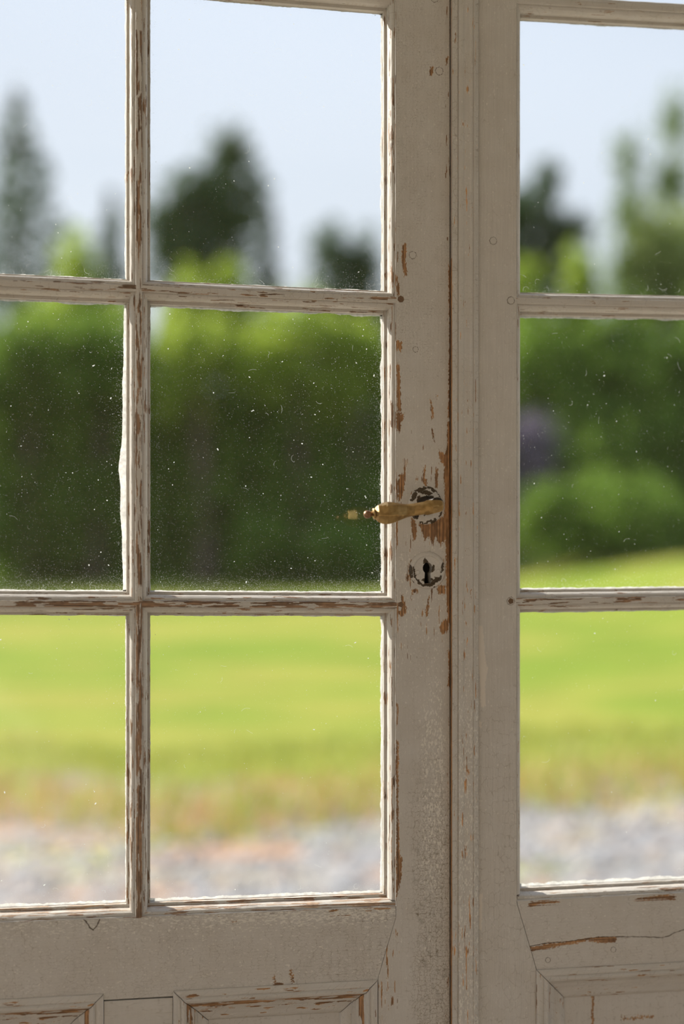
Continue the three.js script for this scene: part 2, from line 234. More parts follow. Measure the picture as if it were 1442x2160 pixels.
M.dust = new THREE.MeshPhysicalMaterial({ color: new THREE.Color().setRGB(.62, .64, .62), roughness: 1, transmission: .5, thickness: 0, specularIntensity: .2 });
M.glass = new THREE.MeshPhysicalMaterial({ color: new THREE.Color().setRGB(.985, .995, .99), roughness: .04, transmission: 1, thickness: 0, ior: 1.8 });

// ---------------------------------------------------------------- joinery
/* sweep: a stick whose profile is a list of [across, depth] in millimetres (across is measured from the line p0-p1 to its left-hand side), with a slightly uneven surface. */
function sweep(profile, p0, p1, { side = 1, closed = true, seg = 48, wobble = .12, seed = 1, texLen = 1200, texAt = 0, texAcross = 44, texMid } = {}) {
  const dx = p1[0] - p0[0], dy = p1[1] - p0[1], L = Math.hypot(dx, dy), tx = dx / L, ty = dy / L, nx = -ty * side, ny = tx * side;
  const n = profile.length, arc = [0]; for (let i = 1; i < n; i++) arc.push(arc[i - 1] + Math.hypot(profile[i][0] - profile[i - 1][0], profile[i][1] - profile[i - 1][1]));
  const pos = [], uv = [], idx = [];
  for (let k = 0; k <= seg; k++) for (let i = 0; i < n; i++) {
    const l = L * k / seg, j = (noise(l * .11, i * .37, seed) - .5) * 2 * wobble, a = profile[i][0] + j, z = profile[i][1] + (noise(l * .09, i * .41 + 30, seed) - .5) * 2 * wobble;
    pos.push((p0[0] + tx * l + nx * a) * mm, (p0[1] + ty * l + ny * a) * mm, z * mm); uv.push(texMid === undefined ? arc[i] / texAcross : .5 + (arc[i] - texMid * arc[n - 1]) / texAcross, (l + texAt) / texLen);
  }
  for (let k = 0; k < seg; k++) for (let i = 0; i + 1 < n; i++) { const a = k * n + i, b = a + 1, c = a + n, d = c + 1; side > 0 ? idx.push(a, b, c, b, d, c) : idx.push(a, c, b, b, c, d); }
  if (closed) for (const k of [0, seg]) { const o = k * n, tri = THREE.ShapeUtils.triangulateShape(profile.map((q) => new THREE.Vector2(...q)), []); for (const t of tri) idx.push(o + t[0], o + t[1], o + t[2]); }
  const g = new THREE.BufferGeometry(); g.setAttribute('position', new THREE.Float32BufferAttribute(pos, 3)); g.setAttribute('uv', new THREE.Float32BufferAttribute(uv, 2)); g.setIndex(idx);
  return toCreasedNormals(g, .6);
}
// glazing moulding from the front fillet down to the glass, one side: [across from the fillet's edge, depth]
const ovolo = []; for (let k = 0; k <= 8; k++) { const t = k / 8 * Math.PI / 2; ovolo.push([1.3 + 5.1 * Math.sin(t), -10.4 + 7.4 * Math.cos(t)]); }
const STICK = [[0, 0], [.3, -.1], [.62, -.5], [.7, -1.2], [.72, -3.0], [1.0, -3.3], ...ovolo, [6.45, -19.6], [6.7, -20], [9.7, -20], [9.9, -20.3], [9.9, -25]];
const BAR = (() => { const f = 3, one = STICK.map(([a, z]) => [a + f, z]); return [[-4, -42], [-4, -28.5], [-12.6, -28.5], ...one.slice().reverse().map(([a, z]) => [-a, z]), ...one, [12.6, -28.5], [4, -28.5], [4, -42], [-4, -42]]; })();
const EDGE = [[0, -24], ...[[0, 0]], ...STICK.slice(1), [9.9, -28.4], [0, -28.4], [0, -24]];      // moulded edge of a stile or rail
const arcTo = (p, k) => { let a = 0; for (let i = 1; i <= k; i++) a += Math.hypot(p[i][0] - p[i - 1][0], p[i][1] - p[i - 1][1]); return a; };
const BARMID = (() => { const k = BAR.findIndex(([a, z]) => a === -3 && z === 0); return (arcTo(BAR, k) + 3) / arcTo(BAR, BAR.length - 1); })(), EDGEMID = arcTo(EDGE, 1) / arcTo(EDGE, EDGE.length - 1);
function plate(poly, z0, z1, mat, bevel = .5, holes = []) { // flat timber with a front outline in millimetres
  const s = new THREE.Shape(poly.map(([x, y]) => new THREE.Vector2(x, y))); for (const h of holes) s.holes.push(new THREE.Path(h.map(([x, y]) => new THREE.Vector2(x, y))));
  const g = new THREE.ExtrudeGeometry(s, { depth: z1 - z0 - 2 * bevel, bevelEnabled: true, bevelSize: bevel, bevelOffset: -bevel, bevelThickness: bevel, bevelSegments: 2, curveSegments: 12 });
  g.translate(0, 0, z0 + bevel); const p = g.attributes.position, uv = g.attributes.uv, [x0, x1, y0, y1] = mat.userData.box || [0, 100, 0, 100];
  for (let i = 0; i < p.count; i++) uv.setXY(i, (p.getX(i) - x0) / (x1 - x0), (p.getY(i) - y0) / (y1 - y0));
  return g.scale(mm, mm, mm);
}
function part(parent, name, geo, mat) { // geometry is given in room coordinates; parts are stored relative to the thing's base
  let o = parent, base = new THREE.Vector3(); while (o && o !== scene) { base.add(o.position); o = o.parent; }
  const m = new THREE.Mesh(geo.translate(-base.x, -base.y, -base.z), mat); m.name = name; parent.add(m); return m;
}
const sub = (parent, name) => { const g = new THREE.Group(); g.name = name; parent.add(g); return g; };

/* paint and putty that has run over the edge of the glass: a ragged film on the outer face. p0-p1 is the sight line, the film reaches `wide(t)` millimetres into the light. */
function ragged(p0, p1, side, wide, seed, seg = 200) {
  const dx = p1[0] - p0[0], dy = p1[1] - p0[1], L = Math.hypot(dx, dy), nx = -dy / L * side, ny = dx / L * side, pos = [], idx = [];
  for (let k = 0; k <= seg; k++) { const t = k / seg, x = p0[0] + dx * t, y = p0[1] + dy * t, w = Math.max(0, wide(t, L * t)); pos.push((x - nx * 1.5) * mm, (y - ny * 1.5) * mm, -.0276, (x + nx * w) * mm, (y + ny * w) * mm, -.0276); }
  for (let k = 0; k < seg; k++) { const a = 2 * k; idx.push(a, a + 1, a + 2, a + 1, a + 3, a + 2); }
  const g = new THREE.BufferGeometry(); g.setAttribute('position', new THREE.Float32BufferAttribute(pos, 3)); g.setAttribute('uv', new THREE.Float32BufferAttribute(pos.filter((_, i) => i % 3 < 2).map((v) => v * 8), 2)); g.setIndex(idx); g.computeVertexNormals(); return g;
}
/* dust, grit and fibres stuck to a pane */
function dustOn(x0, x1, y0, y1, n, edge, seed) {
  const R = rng(seed), pos = [];
  const bit = (x, y, r, e, a) => { const c = Math.cos(a), s = Math.sin(a), q = []; for (let k = 0; k < 6; k++) { const t = k / 6 * 2 * Math.PI, rr = r * (.7 + .5 * R()), u = Math.cos(t) * rr * e, v = Math.sin(t) * rr; q.push([x + c * u - s * v, y + s * u + c * v]); }
    for (let k = 1; k < 5; k++) for (const i of [0, k, k + 1]) pos.push(q[i][0] * mm, q[i][1] * mm, -.0262); };
  for (let k = 0; k < n; k++) { const b = R(); bit(lerp(x0, x1, R()), lerp(y0, y1, R()), b < .008 ? .4 + .4 * R() : b < .07 ? .2 + .14 * R() : .07 + .1 * R(), 1 + R() * R() * 1.6, R() * 6.3); }
  for (let k = 0; k < edge; k++) { const s = R(), d = -Math.log(1 - R() * .995) * (s < .5 ? 9 : 5); let x, y; if (s < .5) { x = lerp(x0, x1, R()); y = y0 + d; } else if (s < .72) { x = x1 - d; y = lerp(y0, y1, R()); } else if (s < .88) { x = x0 + d; y = lerp(y0, y1, R()); } else { x = lerp(x0, x1, R()); y = y1 - d; }
    if (x > x0 && x < x1 && y > y0 && y < y1) bit(x, y, .05 + .09 * R(), 1 + R() * 2, R() * 6.3); }
  for (let k = 0; k < 16; k++) { let x = lerp(x0 + 8, x1 - 8, R()), y = R() < .5 ? y0 + 12 * R() : lerp(y0 + 8, y1 - 8, R()), a = R() * 6.3; const st = 5 + R() * 9, bend = (R() - .5) * .7; // fibres and scratches
    for (let i = 0; i < st; i++) { const l = .8, w = .07, X = x + Math.cos(a) * l, Y = y + Math.sin(a) * l, nx = -Math.sin(a) * w, ny = Math.cos(a) * w; for (const [px, py] of [[x - nx, y - ny], [X - nx, Y - ny], [X + nx, Y + ny], [x - nx, y - ny], [X + nx, Y + ny], [x + nx, y + ny]]) pos.push(px * mm, py * mm, -.0262); x = X; y = Y; a += bend; } }
  const g = new THREE.BufferGeometry(); g.setAttribute('position', new THREE.Float32BufferAttribute(pos, 3)); g.computeVertexNormals(); return g;
}
const panelProfile = [[0, -1], [0, 1.6], [.8, 2.2], [7, 2.0], [8.5, 1.1], [9.3, 2.6], [11, 3.6], [13, 3.2], [14.5, 1.2], [16, -1.5], [19, -4.5], [22.5, -6.2], [23.2, -6.4], [23.6, -9.4], [26.5, -9.6], [27, -11.8], [31, -12.2], [34.5, -13.4], [37.5, -15], [39.2, -16.6], [39.8, -18.6]];
/* a fielded panel with its frame of four mitred mouldings */
function panelIn(leaf, x0, x1, y0, y1, mouldMat, seed, field = M.panel) {
  const p = part(leaf, 'panel', plate([[x0 + .3, y0 - 6], [x1 - .3, y0 - 6], [x1 - .3, y1 + 1], [x0 + .3, y1 + 1]], -34, -18, { userData: { box: [x0, x0 + 240, 400, 640] } }, .2), field);
  const c = (d) => [[x0 + d, y0 + d], [x1 - d, y0 + d], [x1 - d, y1 - d], [x0 + d, y1 - d]];
  for (let s = 0; s < 4; s++) {
    const pos = [], uv = [], idx = [], n = panelProfile.length, seg = 24; let arc = 0;
    for (let i = 0; i < n; i++) {
      if (i) arc += Math.hypot(panelProfile[i][0] - panelProfile[i - 1][0], panelProfile[i][1] - panelProfile[i - 1][1]);
      const q = c(panelProfile[i][0]), a = q[s], b = q[(s + 1) % 4], L = Math.hypot(b[0] - a[0], b[1] - a[1]), g0 = .45 / L;
      for (let k = 0; k <= seg; k++) { const t = lerp(g0, 1 - g0, k / seg), j = (noise(k * 1.3, i * .4, seed + s) - .5) * .25; pos.push(lerp(a[0], b[0], t) * mm, lerp(a[1], b[1], t) * mm, (panelProfile[i][1] + j) * mm); uv.push(arc / 62, (t * L + s * 137) / 600); }
    }
    for (let i = 0; i + 1 < n; i++) for (let k = 0; k < seg; k++) { const a = i * (seg + 1) + k, b = a + seg + 1; idx.push(a, a + 1, b, a + 1, b + 1, b); }
    const g = new THREE.BufferGeometry(); g.setAttribute('position', new THREE.Float32BufferAttribute(pos, 3)); g.setAttribute('uv', new THREE.Float32BufferAttribute(uv, 2)); g.setIndex(idx);
    part(p, 'panel_moulding', toCreasedNormals(g, .7), mouldMat);
  }
}
const at = (l, x) => l[1] + (l[3] - l[1]) * (x - l[0]) / (l[2] - l[0]);      // height of a sloping line [xa, ya, xb, yb] at x

/* One leaf of the pair. Heights of the bars are lines because the old frames have racked: their rails drop towards the meeting stiles. */
function doorLeaf(name, label, o) {
  const leaf = thing(name, label, 'door', [(o.outer[0] + o.outer[1]) / 2 * mm, .012, 0], undefined, 'structure');
  const [xA, xB] = o.sight, mid = o.mullion, rows = o.bars;   // rows: lines of the bar centres from the bottom rail's edge upwards
  // stiles, upright timbers whose moulded edge frames the glass
  for (const s of o.stiles) {
    const st = part(leaf, 'stile', plate(s.poly, -42, 0, s.mat, .7, s.holes || []), s.mat);
    part(st, 'moulding', sweep(EDGE, [s.edge, 712], [s.edge, 2068], { side: s.dir, seg: 130, wobble: .16, seed: s.seed, texAt: 140, texMid: EDGEMID }), s.bead);
  }
  const r = o.rail, rail = part(leaf, 'rail', plate(r.poly, -42, 0, r.mat, .5), r.mat);
  part(rail, 'moulding', sweep(EDGE, [xA - 11, at(r.edge, xA - 11)], [xB + 11, at(r.edge, xB + 11)], { side: 1, seg: 100, wobble: .2, seed: r.seed, texLen: 600, texAt: r.texAt || 0, texMid: EDGEMID }), r.bead);
  const top = part(leaf, 'rail', plate([[xA - 10, 2066], [xB + 10, 2066], [xB + 10, 2150], [xA - 10, 2150]], -42, 0, M.railL), M.barR);
  part(top, 'moulding', sweep(EDGE, [xA - 11, 2066], [xB + 11, 2066], { side: -1, seed: 5 }), M.barR);
  part(leaf, 'rail', plate([[xA - 10, 12], [xB + 10, 12], [xB + 10, 150], [xA - 10, 150]], -42, 0, M.railL), M.barR);
  part(leaf, 'muntin', sweep(BAR, [mid, at(r.edge, mid) - 1], [mid, 2068], { side: -1, seg: 150, wobble: .16, seed: o.seed + 3, texAt: 140, texMid: BARMID }), o.mullionMat);
  rows.forEach((l, i) => part(leaf, 'muntin', sweep(BAR, [xA - 11, at(l, xA - 11)], [xB + 11, at(l, xB + 11)], { side: 1, seg: 120, wobble: .16, seed: o.seed + 10 + i, texLen: 600, texAt: 17 * i, texMid: BARMID }), o.barMats[i]));
  // panes with their putty, film of paint at the edges, and dust
  const sills = [r.edge.map((v, i) => (i % 2 ? v + 9.9 - 12.9 : v)), ...rows, [0, 2056 + 12.9, 1, 2056 + 12.9]];
  for (let row = 0; row < 4; row++) for (let col = 0; col < 2; col++) {
    const x0 = col ? mid + 12.9 : xA, x1 = col ? xB : mid - 12.9, lo = sills[row], hi = sills[row + 1];
    const bl = [x0, at(lo, x0) + 12.9], br = [x1, at(lo, x1) + 12.9], tl = [x0, at(hi, x0) - 12.9], tr = [x1, at(hi, x1) - 12.9], seen = o.seen(row, col), sd = o.seed + row * 31 + col * 57;
    const pane = part(leaf, 'pane', new THREE.PlaneGeometry((x1 - x0 + 12) * mm, (Math.min(tl[1], tr[1]) - Math.max(bl[1], br[1]) + 14) * mm).translate((x0 + x1) / 2 * mm, (bl[1] + br[1] + tl[1] + tr[1]) / 4 * mm, -.0268), M.glass);
    const PUT = [[-.4, -28.2], [8.4, -28.2], [8.4, -39], [.2, -28.6], [-.4, -28.2]];
    for (const [a, b, sde] of [[bl, br, -1], [tl, tr, 1], [bl, tl, 1], [br, tr, -1]]) part(pane, 'putty', sweep(PUT, a, b, { side: sde, seg: 30, wobble: .25, seed: sd + a[0], texLen: 300, texAcross: 100 }), M.putty);
    if (!seen) continue;
    const wob = (b, amp, f, s) => (t, l) => b * .8 + amp * (fbm(l * f, s, sd, 4) - .42) * 2 + .9 * (fbm(l * .55, s, sd + 9, 3) - .5);
    const W = o.film(row, col);
    part(pane, 'paint_film', ragged(bl, br, 1, wob(W[0], W[0] * .5, .10, 1), sd), M.smear);
    part(pane, 'paint_film', ragged(tl, tr, -1, wob(W[1], W[1] * 1.2, .06, 3), sd), M.smear);
    part(pane, 'paint_film', ragged(bl, tl, -1, wob(W[2], W[2] * .9, .09, 5), sd), M.smear);
    part(pane, 'paint_film', ragged(br, tr, 1, W[4] || wob(W[3], W[3] * .9, .09, 7), sd), M.smear);
    const d = part(pane, 'dust', dustOn(x0, x1, Math.min(bl[1], br[1]), Math.max(tl[1], tr[1]), Math.round(seen * 2600), Math.round(seen * 3600), sd + 5), M.dust); d.userData.kind = 'stuff';
  }
  for (const q of o.panels) panelIn(leaf, ...q);
  if (o.midStile) part(leaf, 'stile', plate(o.midStile, -42, 0, M.railL, .5), M.panel);
  for (const [x, y, rad, bare, n] of o.pegs) { const g = new THREE.CylinderGeometry(rad * mm, rad * mm, .004, n, 1).rotateX(Math.PI / 2).rotateZ(.3 * x); g.translate(x * mm, y * mm, -.0018 + (bare ? 0 : .0003)); part(leaf, 'wooden_peg', g, bare ? M.peg : M.pegPaint); }
  return leaf;
}

const KEY = [379.2, 1080.4], ROSE = [377.6, 1153.1];
const keyShape = (cx, cy, k) => { const p = []; for (let i = 0; i <= 14; i++) { const a = -.95 + i / 14 * (2 * Math.PI - 1.24) - .0; const t = -Math.PI / 2 + .62 + i / 14 * (2 * Math.PI - 1.24); p.push([cx + Math.cos(t) * 4.6 * k, cy + 2.5 + Math.sin(t) * 5.2 * k]); } p.push([cx - 3.2 * k, cy - 12 * k], [cx + 3.4 * k, cy - 12 * k]); return p; };

const doorL = doorLeaf('door_1', 'flaking grey-white glazed door leaf with the brass lever handle and keyhole', {
  outer: [-288, 405.3], sight: [-214.7, 333.2], mullion: 59.4, seed: 1000,
  stiles: [
    { poly: [[343.3, 2150], [343.3, 693.4], [323, 627], [322.4, 12], [405.2, 12], [405.2, 2150]], holes: [keyShape(KEY[0], KEY[1], 1.3)], mat: M.stileL, edge: 343.3, dir: 1, bead: M.beadL, seed: 11 },
    { poly: [[-288, 12], [-205, 12], [-205, 627], [-224.6, 693], [-224.6, 2150], [-288, 2150]], mat: M.stileOut, edge: -224.6, dir: -1, bead: M.beadR, seed: 12 }],
  rail: { poly: [[-224.4, 693], [-205, 627.2], [-204.6, 619], [322.6, 619], [322.7, 627], [343.0, 693.2], [343.0, 705.2], [-224.4, 708]], edge: [-86.6, 707.3, 319.1, 705.3], mat: M.railL, bead: M.sillL, seed: 13, texAt: 0 },
  bars: [[-86.6, 1046.2, 319.1, 1042.0], [-86.6, 1387.2, 319.1, 1382.5], [-86.6, 1728.6, 319.1, 1723.6]], barMats: [M.bar2L, M.bar1L, M.barR], mullionMat: M.mullionL,
  seen: (r, c) => (r === 3 ? .15 : r === 1 ? 2.3 : r === 2 ? 1 : .5),
  film: (r, c) => [r === 0 ? 3.2 : r === 1 ? 1.4 : 1.6, r === 1 ? 1.8 : .9, c ? .5 : .6, c ? 1.5 : (r === 2 ? 1.2 : .9), c === 0 && r === 1 ? (t, l) => 4.2 + 2.2 * Math.exp(-((t - .42) ** 2) / .002) + 1.8 * Math.sin(t * 5.2 - .4) * (t < .5 ? 1 : .8) + 2.2 * (fbm(l * .035, 2, 5) - .5) + .5 * (noise(l * .5, 4, 8) - .5) : null],
  panels: [[96.1, 322.0, 150, 625, M.panelMould, 21], [-204, 21.6, 150, 626, M.panelMould, 22]], midStile: [[22, 12], [95.8, 12], [95.8, 617.6], [22, 617.6]],
  pegs: [[348.8, 1383.1, 3.9, true, 7], [348.8, 1042.3, 3.4, true, 5], [392.9, 1640.3, 4.2, false, 7], [362.4, 1432.8, 4.0, false, 6], [365.6, 1327.4, 3.0, false, 7], [387.5, 1722.0, 4.6, false, 6]],
});
const doorR = doorLeaf('door_2', 'grey-white glazed door leaf that carries the moulded cover strip', {
  outer: [406.5, 1115], sight: [493.4, 1041], mullion: 767.2, seed: 2000,
  stiles: [
    { poly: [[406.5, 12], [506.4, 12], [506.4, 627], [483.4, 703], [483.4, 2150], [406.5, 2150]], mat: M.stileR, edge: 483.4, dir: -1, bead: M.beadR, seed: 31 },
    { poly: [[1051, 2150], [1051, 703], [1031, 627], [1031, 12], [1115, 12], [1115, 2150]], mat: M.stileOut, edge: 1051, dir: 1, bead: M.beadR, seed: 32 }],
  rail: { poly: [[483.8, 703], [506.8, 626.8], [507, 619], [1030.6, 619], [1030.7, 627], [1050.7, 703], [1050.7, 707.8], [483.8, 705.2]], edge: [517.2, 705.3, 684.6, 706.2], mat: M.railR, bead: M.sillR, seed: 33 },
  bars: [[517.2, 1045.0, 684.6, 1046.1], [489.2, 1386.0, 684.6, 1388.4], [615.0, 1728.7, 684.6, 1729.7]], barMats: [M.bar2R, M.barR, M.barR], mullionMat: M.barR,
  seen: (r, c) => (c ? .1 : r === 1 ? .9 : r === 3 ? .1 : .35),
  film: (r, c) => [r === 0 ? 3.6 : r === 1 ? 1.6 : .7, r === 1 ? 1.6 : 1.0, .25, .8, null],
  panels: [[506.2, 752, 150, 626.4, M.panelMouldR, 41, M.panelR], [782, 1031, 150, 626.4, M.panelMouldR, 42]], midStile: [[752.3, 12], [781.7, 12], [781.7, 618], [752.3, 618]],
  pegs: [[476.3, 1385.5, 3.7, false, 6], [476.3, 1045.3, 3.6, true, 5], [455.7, 1452.4, 4.0, false, 6], [598.4, 644.6, 2.9, false, 8], [520.0, 636.7, 2.7, false, 8]],
});
// cover strip over the joint of the two leaves
{
  const P = [[0, -.4], [0, 6.2], [.7, 7], [5.8, 7], [6.2, 5.9], [6.9, 5.9], [7.3, 7.1], [8.6, 7.9], [10.4, 8.2], [12.4, 7.9], [13.6, 7.0], [14.4, 6.7], [20.2, 6.5], [20.8, 6.9], [21.6, 7.4], [23.2, 7.3], [23.8, 6.2], [24.6, 6.0], [25.2, 6.6], [26.4, 6.5], [27, 5.4], [30, 4.6], [31, 3.6], [31.2, -.4]];
  part(doorR, 'cover_strip', sweep(P, [406.3, 12], [406.3, 2150], { side: -1, seg: 200, wobble: .1, seed: 77, texLen: 1200, texAt: 12 - 560, texAcross: 52 }), M.strip);
}

// ---------------------------------------------------------------- lever handle and keyhole plate on the left leaf
function flakedMetal(n, r, seed, spots) { // paint over brown iron; spots [x, y, rx, ry, turn] where the paint has gone, millimetres from the centre
  const d = new Uint8Array(n * n * 4);
  for (let j = 0; j < n; j++) for (let i = 0; i < n; i++) {
    const x = ((i + .5) / n * 2 - 1) * r, y = ((j + .5) / n * 2 - 1) * r; let q = 0;
    const X = x + 5 * (fbm(x * .4, y * .4, seed, 4) - .5), Y = y + 5 * (fbm(x * .4 + 40, y * .4, seed, 4) - .5);
    for (const [cx, cy, rx, ry, a = 0] of spots) { const u = (X - cx) * Math.cos(a) + (Y - cy) * Math.sin(a), v = -(X - cx) * Math.sin(a) + (Y - cy) * Math.cos(a); if ((u / rx) ** 2 + (v / ry) ** 2 < 1) q = 1; }
    const k = .95 + .1 * noise(x * .8, y * .8, seed + 4), c = q ? [.065, .042, .02].map((v) => v * (.7 + .6 * noise(x, y, seed + 6))) : PAINT.map((v) => v * k);
    for (let m = 0; m < 3; m++) d[(j * n + i) * 4 + m] = toS(c[m]); d[(j * n + i) * 4 + 3] = 255;
  }
  const t = new THREE.DataTexture(d, n, n, THREE.RGBAFormat); t.magFilter = THREE.LinearFilter; t.colorSpace = THREE.SRGBColorSpace; t.needsUpdate = true;
  return new THREE.MeshStandardMaterial({ map: t, roughness: .5 });
}
function planarUV(g, r) { const p = g.attributes.position, uv = new Float32Array(p.count * 2); for (let i = 0; i < p.count; i++) { uv[2 * i] = p.getX(i) / (2 * r) + .5; uv[2 * i + 1] = p.getY(i) / (2 * r) + .5; } g.setAttribute('uv', new THREE.BufferAttribute(uv, 2)); return g; }
const disc = (pts, r) => planarUV(new THREE.LatheGeometry(pts.map(([a, b]) => new THREE.Vector2(a, b)), 64).rotateX(Math.PI / 2), r);
{
  const h = sub(doorL, 'door_handle'), rose = disc([[0, 3.6], [10, 3.5], [14, 3.1], [17.5, 2.2], [19.4, .9], [19.8, -.2]], 21);
  const ro = part(h, 'rose', rose.scale(mm * 1.04, mm * 1.09, mm).translate(ROSE[0] * mm, ROSE[1] * mm, 0), flakedMetal(256, 21, 61, [[-14, 9, 2.2, 5, -.5], [-6, 16.5, 8, 2, .25], [7, 16, 6, 1.6, -.55], [0, 12.5, 7, 1.8, -.2], [14.5, 9, 4, 1.0, -.9], [-8, 7.6, 2.6, 2.2, .2], [0, 4, 12, 5.5, .1], [-12, -11.5, 3.4, 2.4, -.2], [2, -17, 4.5, 1.7, .1], [8, -16.5, 3.5, 2.0, .45], [16, -9, 1.6, 4, -.5], [-5, -18, 3, 1.2, -.2], [-3, -10, .9, .9, 0]]));
  part(ro, 'screw', new THREE.CylinderGeometry(.0024, .0024, .0014, 14).rotateX(Math.PI / 2).translate((ROSE[0] - 11.5) * mm, (ROSE[1] - 12) * mm, .0034), M.iron);
  part(h, 'spindle', new THREE.LatheGeometry([[0, 2], [10.5, 2.4], [10.5, 5], [8.6, 6.5], [7.4, 9], [6.6, 20], [6.4, 40], [7, 52], [0, 52]].map(([a, b]) => new THREE.Vector2(a * mm, b * mm)), 32).rotateX(Math.PI / 2).translate(ROSE[0] * mm, ROSE[1] * mm, 0), M.iron);
  // lever: oval sections along its length [distance from the spindle, drop, half height, half thickness, forward]
  const S = [[-5.2, .2, .4, .6, 57], [-5.0, .2, 3.4, 3.4, 57.5], [-3.6, .4, 5.4, 5.6, 58.2], [0, .8, 6.5, 6.4, 59], [5, 1.4, 7.2, 6.4, 60], [11, 2.2, 7.9, 6.2, 60.6], [13.6, 2.6, 7.9, 6.2, 60.8], [15.0, 2.8, 7.2, 5.9, 61], [20, 3.6, 6.9, 5.7, 61], [28, 5.0, 6.8, 5.7, 61], [34, 6.0, 7.2, 6.0, 61], [40, 7.0, 8.6, 7.0, 61], [46, 7.8, 10.4, 8.2, 61], [51, 8.3, 11.6, 9.0, 61], [55, 8.6, 11.9, 9.2, 61], [59, 8.8, 11.4, 8.9, 61], [63, 9.0, 9.6, 7.8, 61], [66, 9.1, 7.2, 6.2, 61], [67.6, 9.3, 5.4, 5.0, 61], [68.2, 9.4, 4.4, 4.2, 61]];
  const ring = (list, seg = 36) => { const pos = [], uv = [], idx = []; list.forEach(([l, drop, a, b, z], k) => { for (let i = 0; i <= seg; i++) { const t = i / seg * 2 * Math.PI, c = Math.cos(t), s = Math.sin(t), e = 1; pos.push((ROSE[0] - l * 1.05) * mm, (ROSE[1] - 2.0 - drop + Math.sign(s) * Math.abs(s) ** e * a) * mm, (z + Math.sign(c) * Math.abs(c) ** e * b) * mm); uv.push(l / 40, i / seg); } }); const n = seg + 1; for (let k = 0; k + 1 < list.length; k++) for (let i = 0; i < seg; i++) { const a = k * n + i, b = a + n; idx.push(a, a + 1, b, a + 1, b + 1, b); } for (const [k, f] of [[0, 1], [list.length - 1, 0]]) for (let i = 1; i + 1 < seg; i++) f ? idx.push(k * n, k * n + i + 1, k * n + i) : idx.push(k * n, k * n + i, k * n + i + 1); const g = new THREE.BufferGeometry(); g.setAttribute('position', new THREE.Float32BufferAttribute(pos, 3)); g.setAttribute('uv', new THREE.Float32BufferAttribute(uv, 2)); g.setIndex(idx); return toCreasedNormals(g, 1.1); };
  // smooth the list of sections
  const dense = []; { const cv = new THREE.CatmullRomCurve3(S.map((q) => new THREE.Vector3(q[0], q[1], q[2]))), cw = new THREE.CatmullRomCurve3(S.map((q) => new THREE.Vector3(q[3], q[4], 0))); for (let k = 0; k <= 70; k++) { const a = cv.getPoint(k / 70), b = cw.getPoint(k / 70); dense.push([a.x, a.y, Math.max(.2, a.z), Math.max(.2, b.x), b.y]); } }
  const lever = part(h, 'lever', ring(dense), M.brass);
  const turned = (pts) => new THREE.LatheGeometry(pts.map(([a, b]) => new THREE.Vector2(a * mm, b * mm)), 28).rotateZ(Math.PI / 2 + .12).translate((ROSE[0] - 71.4) * mm, (ROSE[1] - 11.3) * mm, .061);
  part(lever, 'collar', turned([[0, -.6], [5.4, -.6], [6.0, .1], [6.0, .9], [5.2, 1.6], [3.2, 2.2], [0, 2.2]]), M.brass);
  part(lever, 'finial', turned([[0, 1.6], [2.4, 1.8], [2.3, 3.0], [3.0, 4.0], [4.0, 5.6], [4.4, 7.4], [4.1, 9.3], [3.0, 10.9], [1.4, 11.7], [0, 11.9]]), M.brassRed);

  const k = sub(doorL, 'keyhole_plate'), ringG = disc([[15.6, 0], [15.8, 1.6], [16.6, 2.6], [18.2, 2.7], [20.2, 1.7], [21.0, .2], [21.2, -.2]], 23);
  const kMat = flakedMetal(256, 23, 83, [[-19.6, -1, 2.0, 7, .1], [16.5, 2.6, 1.8, 5, -.1], [20.5, 12, 2.4, 3.4, .5], [-15.2, -4, 1.4, 8, .25], [-10, -13, 5, 1.6, -.7], [0, -16, 8, 2.2, .1], [9.5, -11.5, 7.5, 2.6, .6], [-17, -13.5, 1.2, 1.8, 0], [10, -18.6, 3.5, .9, .5], [20.6, -8, .9, 2, 0], [6, 2, 1.7, 4.4, -.5], [-2, 8.8, 2.6, 4.2, .2], [9, -8, 1.1, 1.1, 0], [0, -11, 6, 2.4, 0]]);
  part(k, 'rim', ringG.scale(mm, mm, mm).translate(KEY[0] * mm, KEY[1] * mm, 0), kMat);
  const face = []; for (let i = 0; i < 48; i++) { const t = i / 48 * 2 * Math.PI; face.push([Math.cos(t) * 16.2, Math.sin(t) * 16.2]); }
  const fg = plate(face, -.6, 1.5, { userData: { box: [-23, 23, -23, 23] } }, .2, [keyShape(0, 0, 1.22)]).translate(KEY[0] * mm, KEY[1] * mm, 0);
  part(k, 'plate', fg, kMat);
  for (const [dx, dy] of [[-11.2, -2.2], [12.4, -.9]]) part(k, 'screw', new THREE.SphereGeometry(.0026, 16, 8, 0, 2 * Math.PI, 0, Math.PI / 2).rotateX(Math.PI / 2).scale(1, 1, .45).translate((KEY[0] + dx) * mm, (KEY[1] + dy) * mm, .0014), M.screw);
  part(doorL, 'lock_case', new RoundedBoxGeometry(.030, .05, .014, 2, .002).translate(KEY[0] * mm, (KEY[1] - 2) * mm, -.021), M.cavity);
}

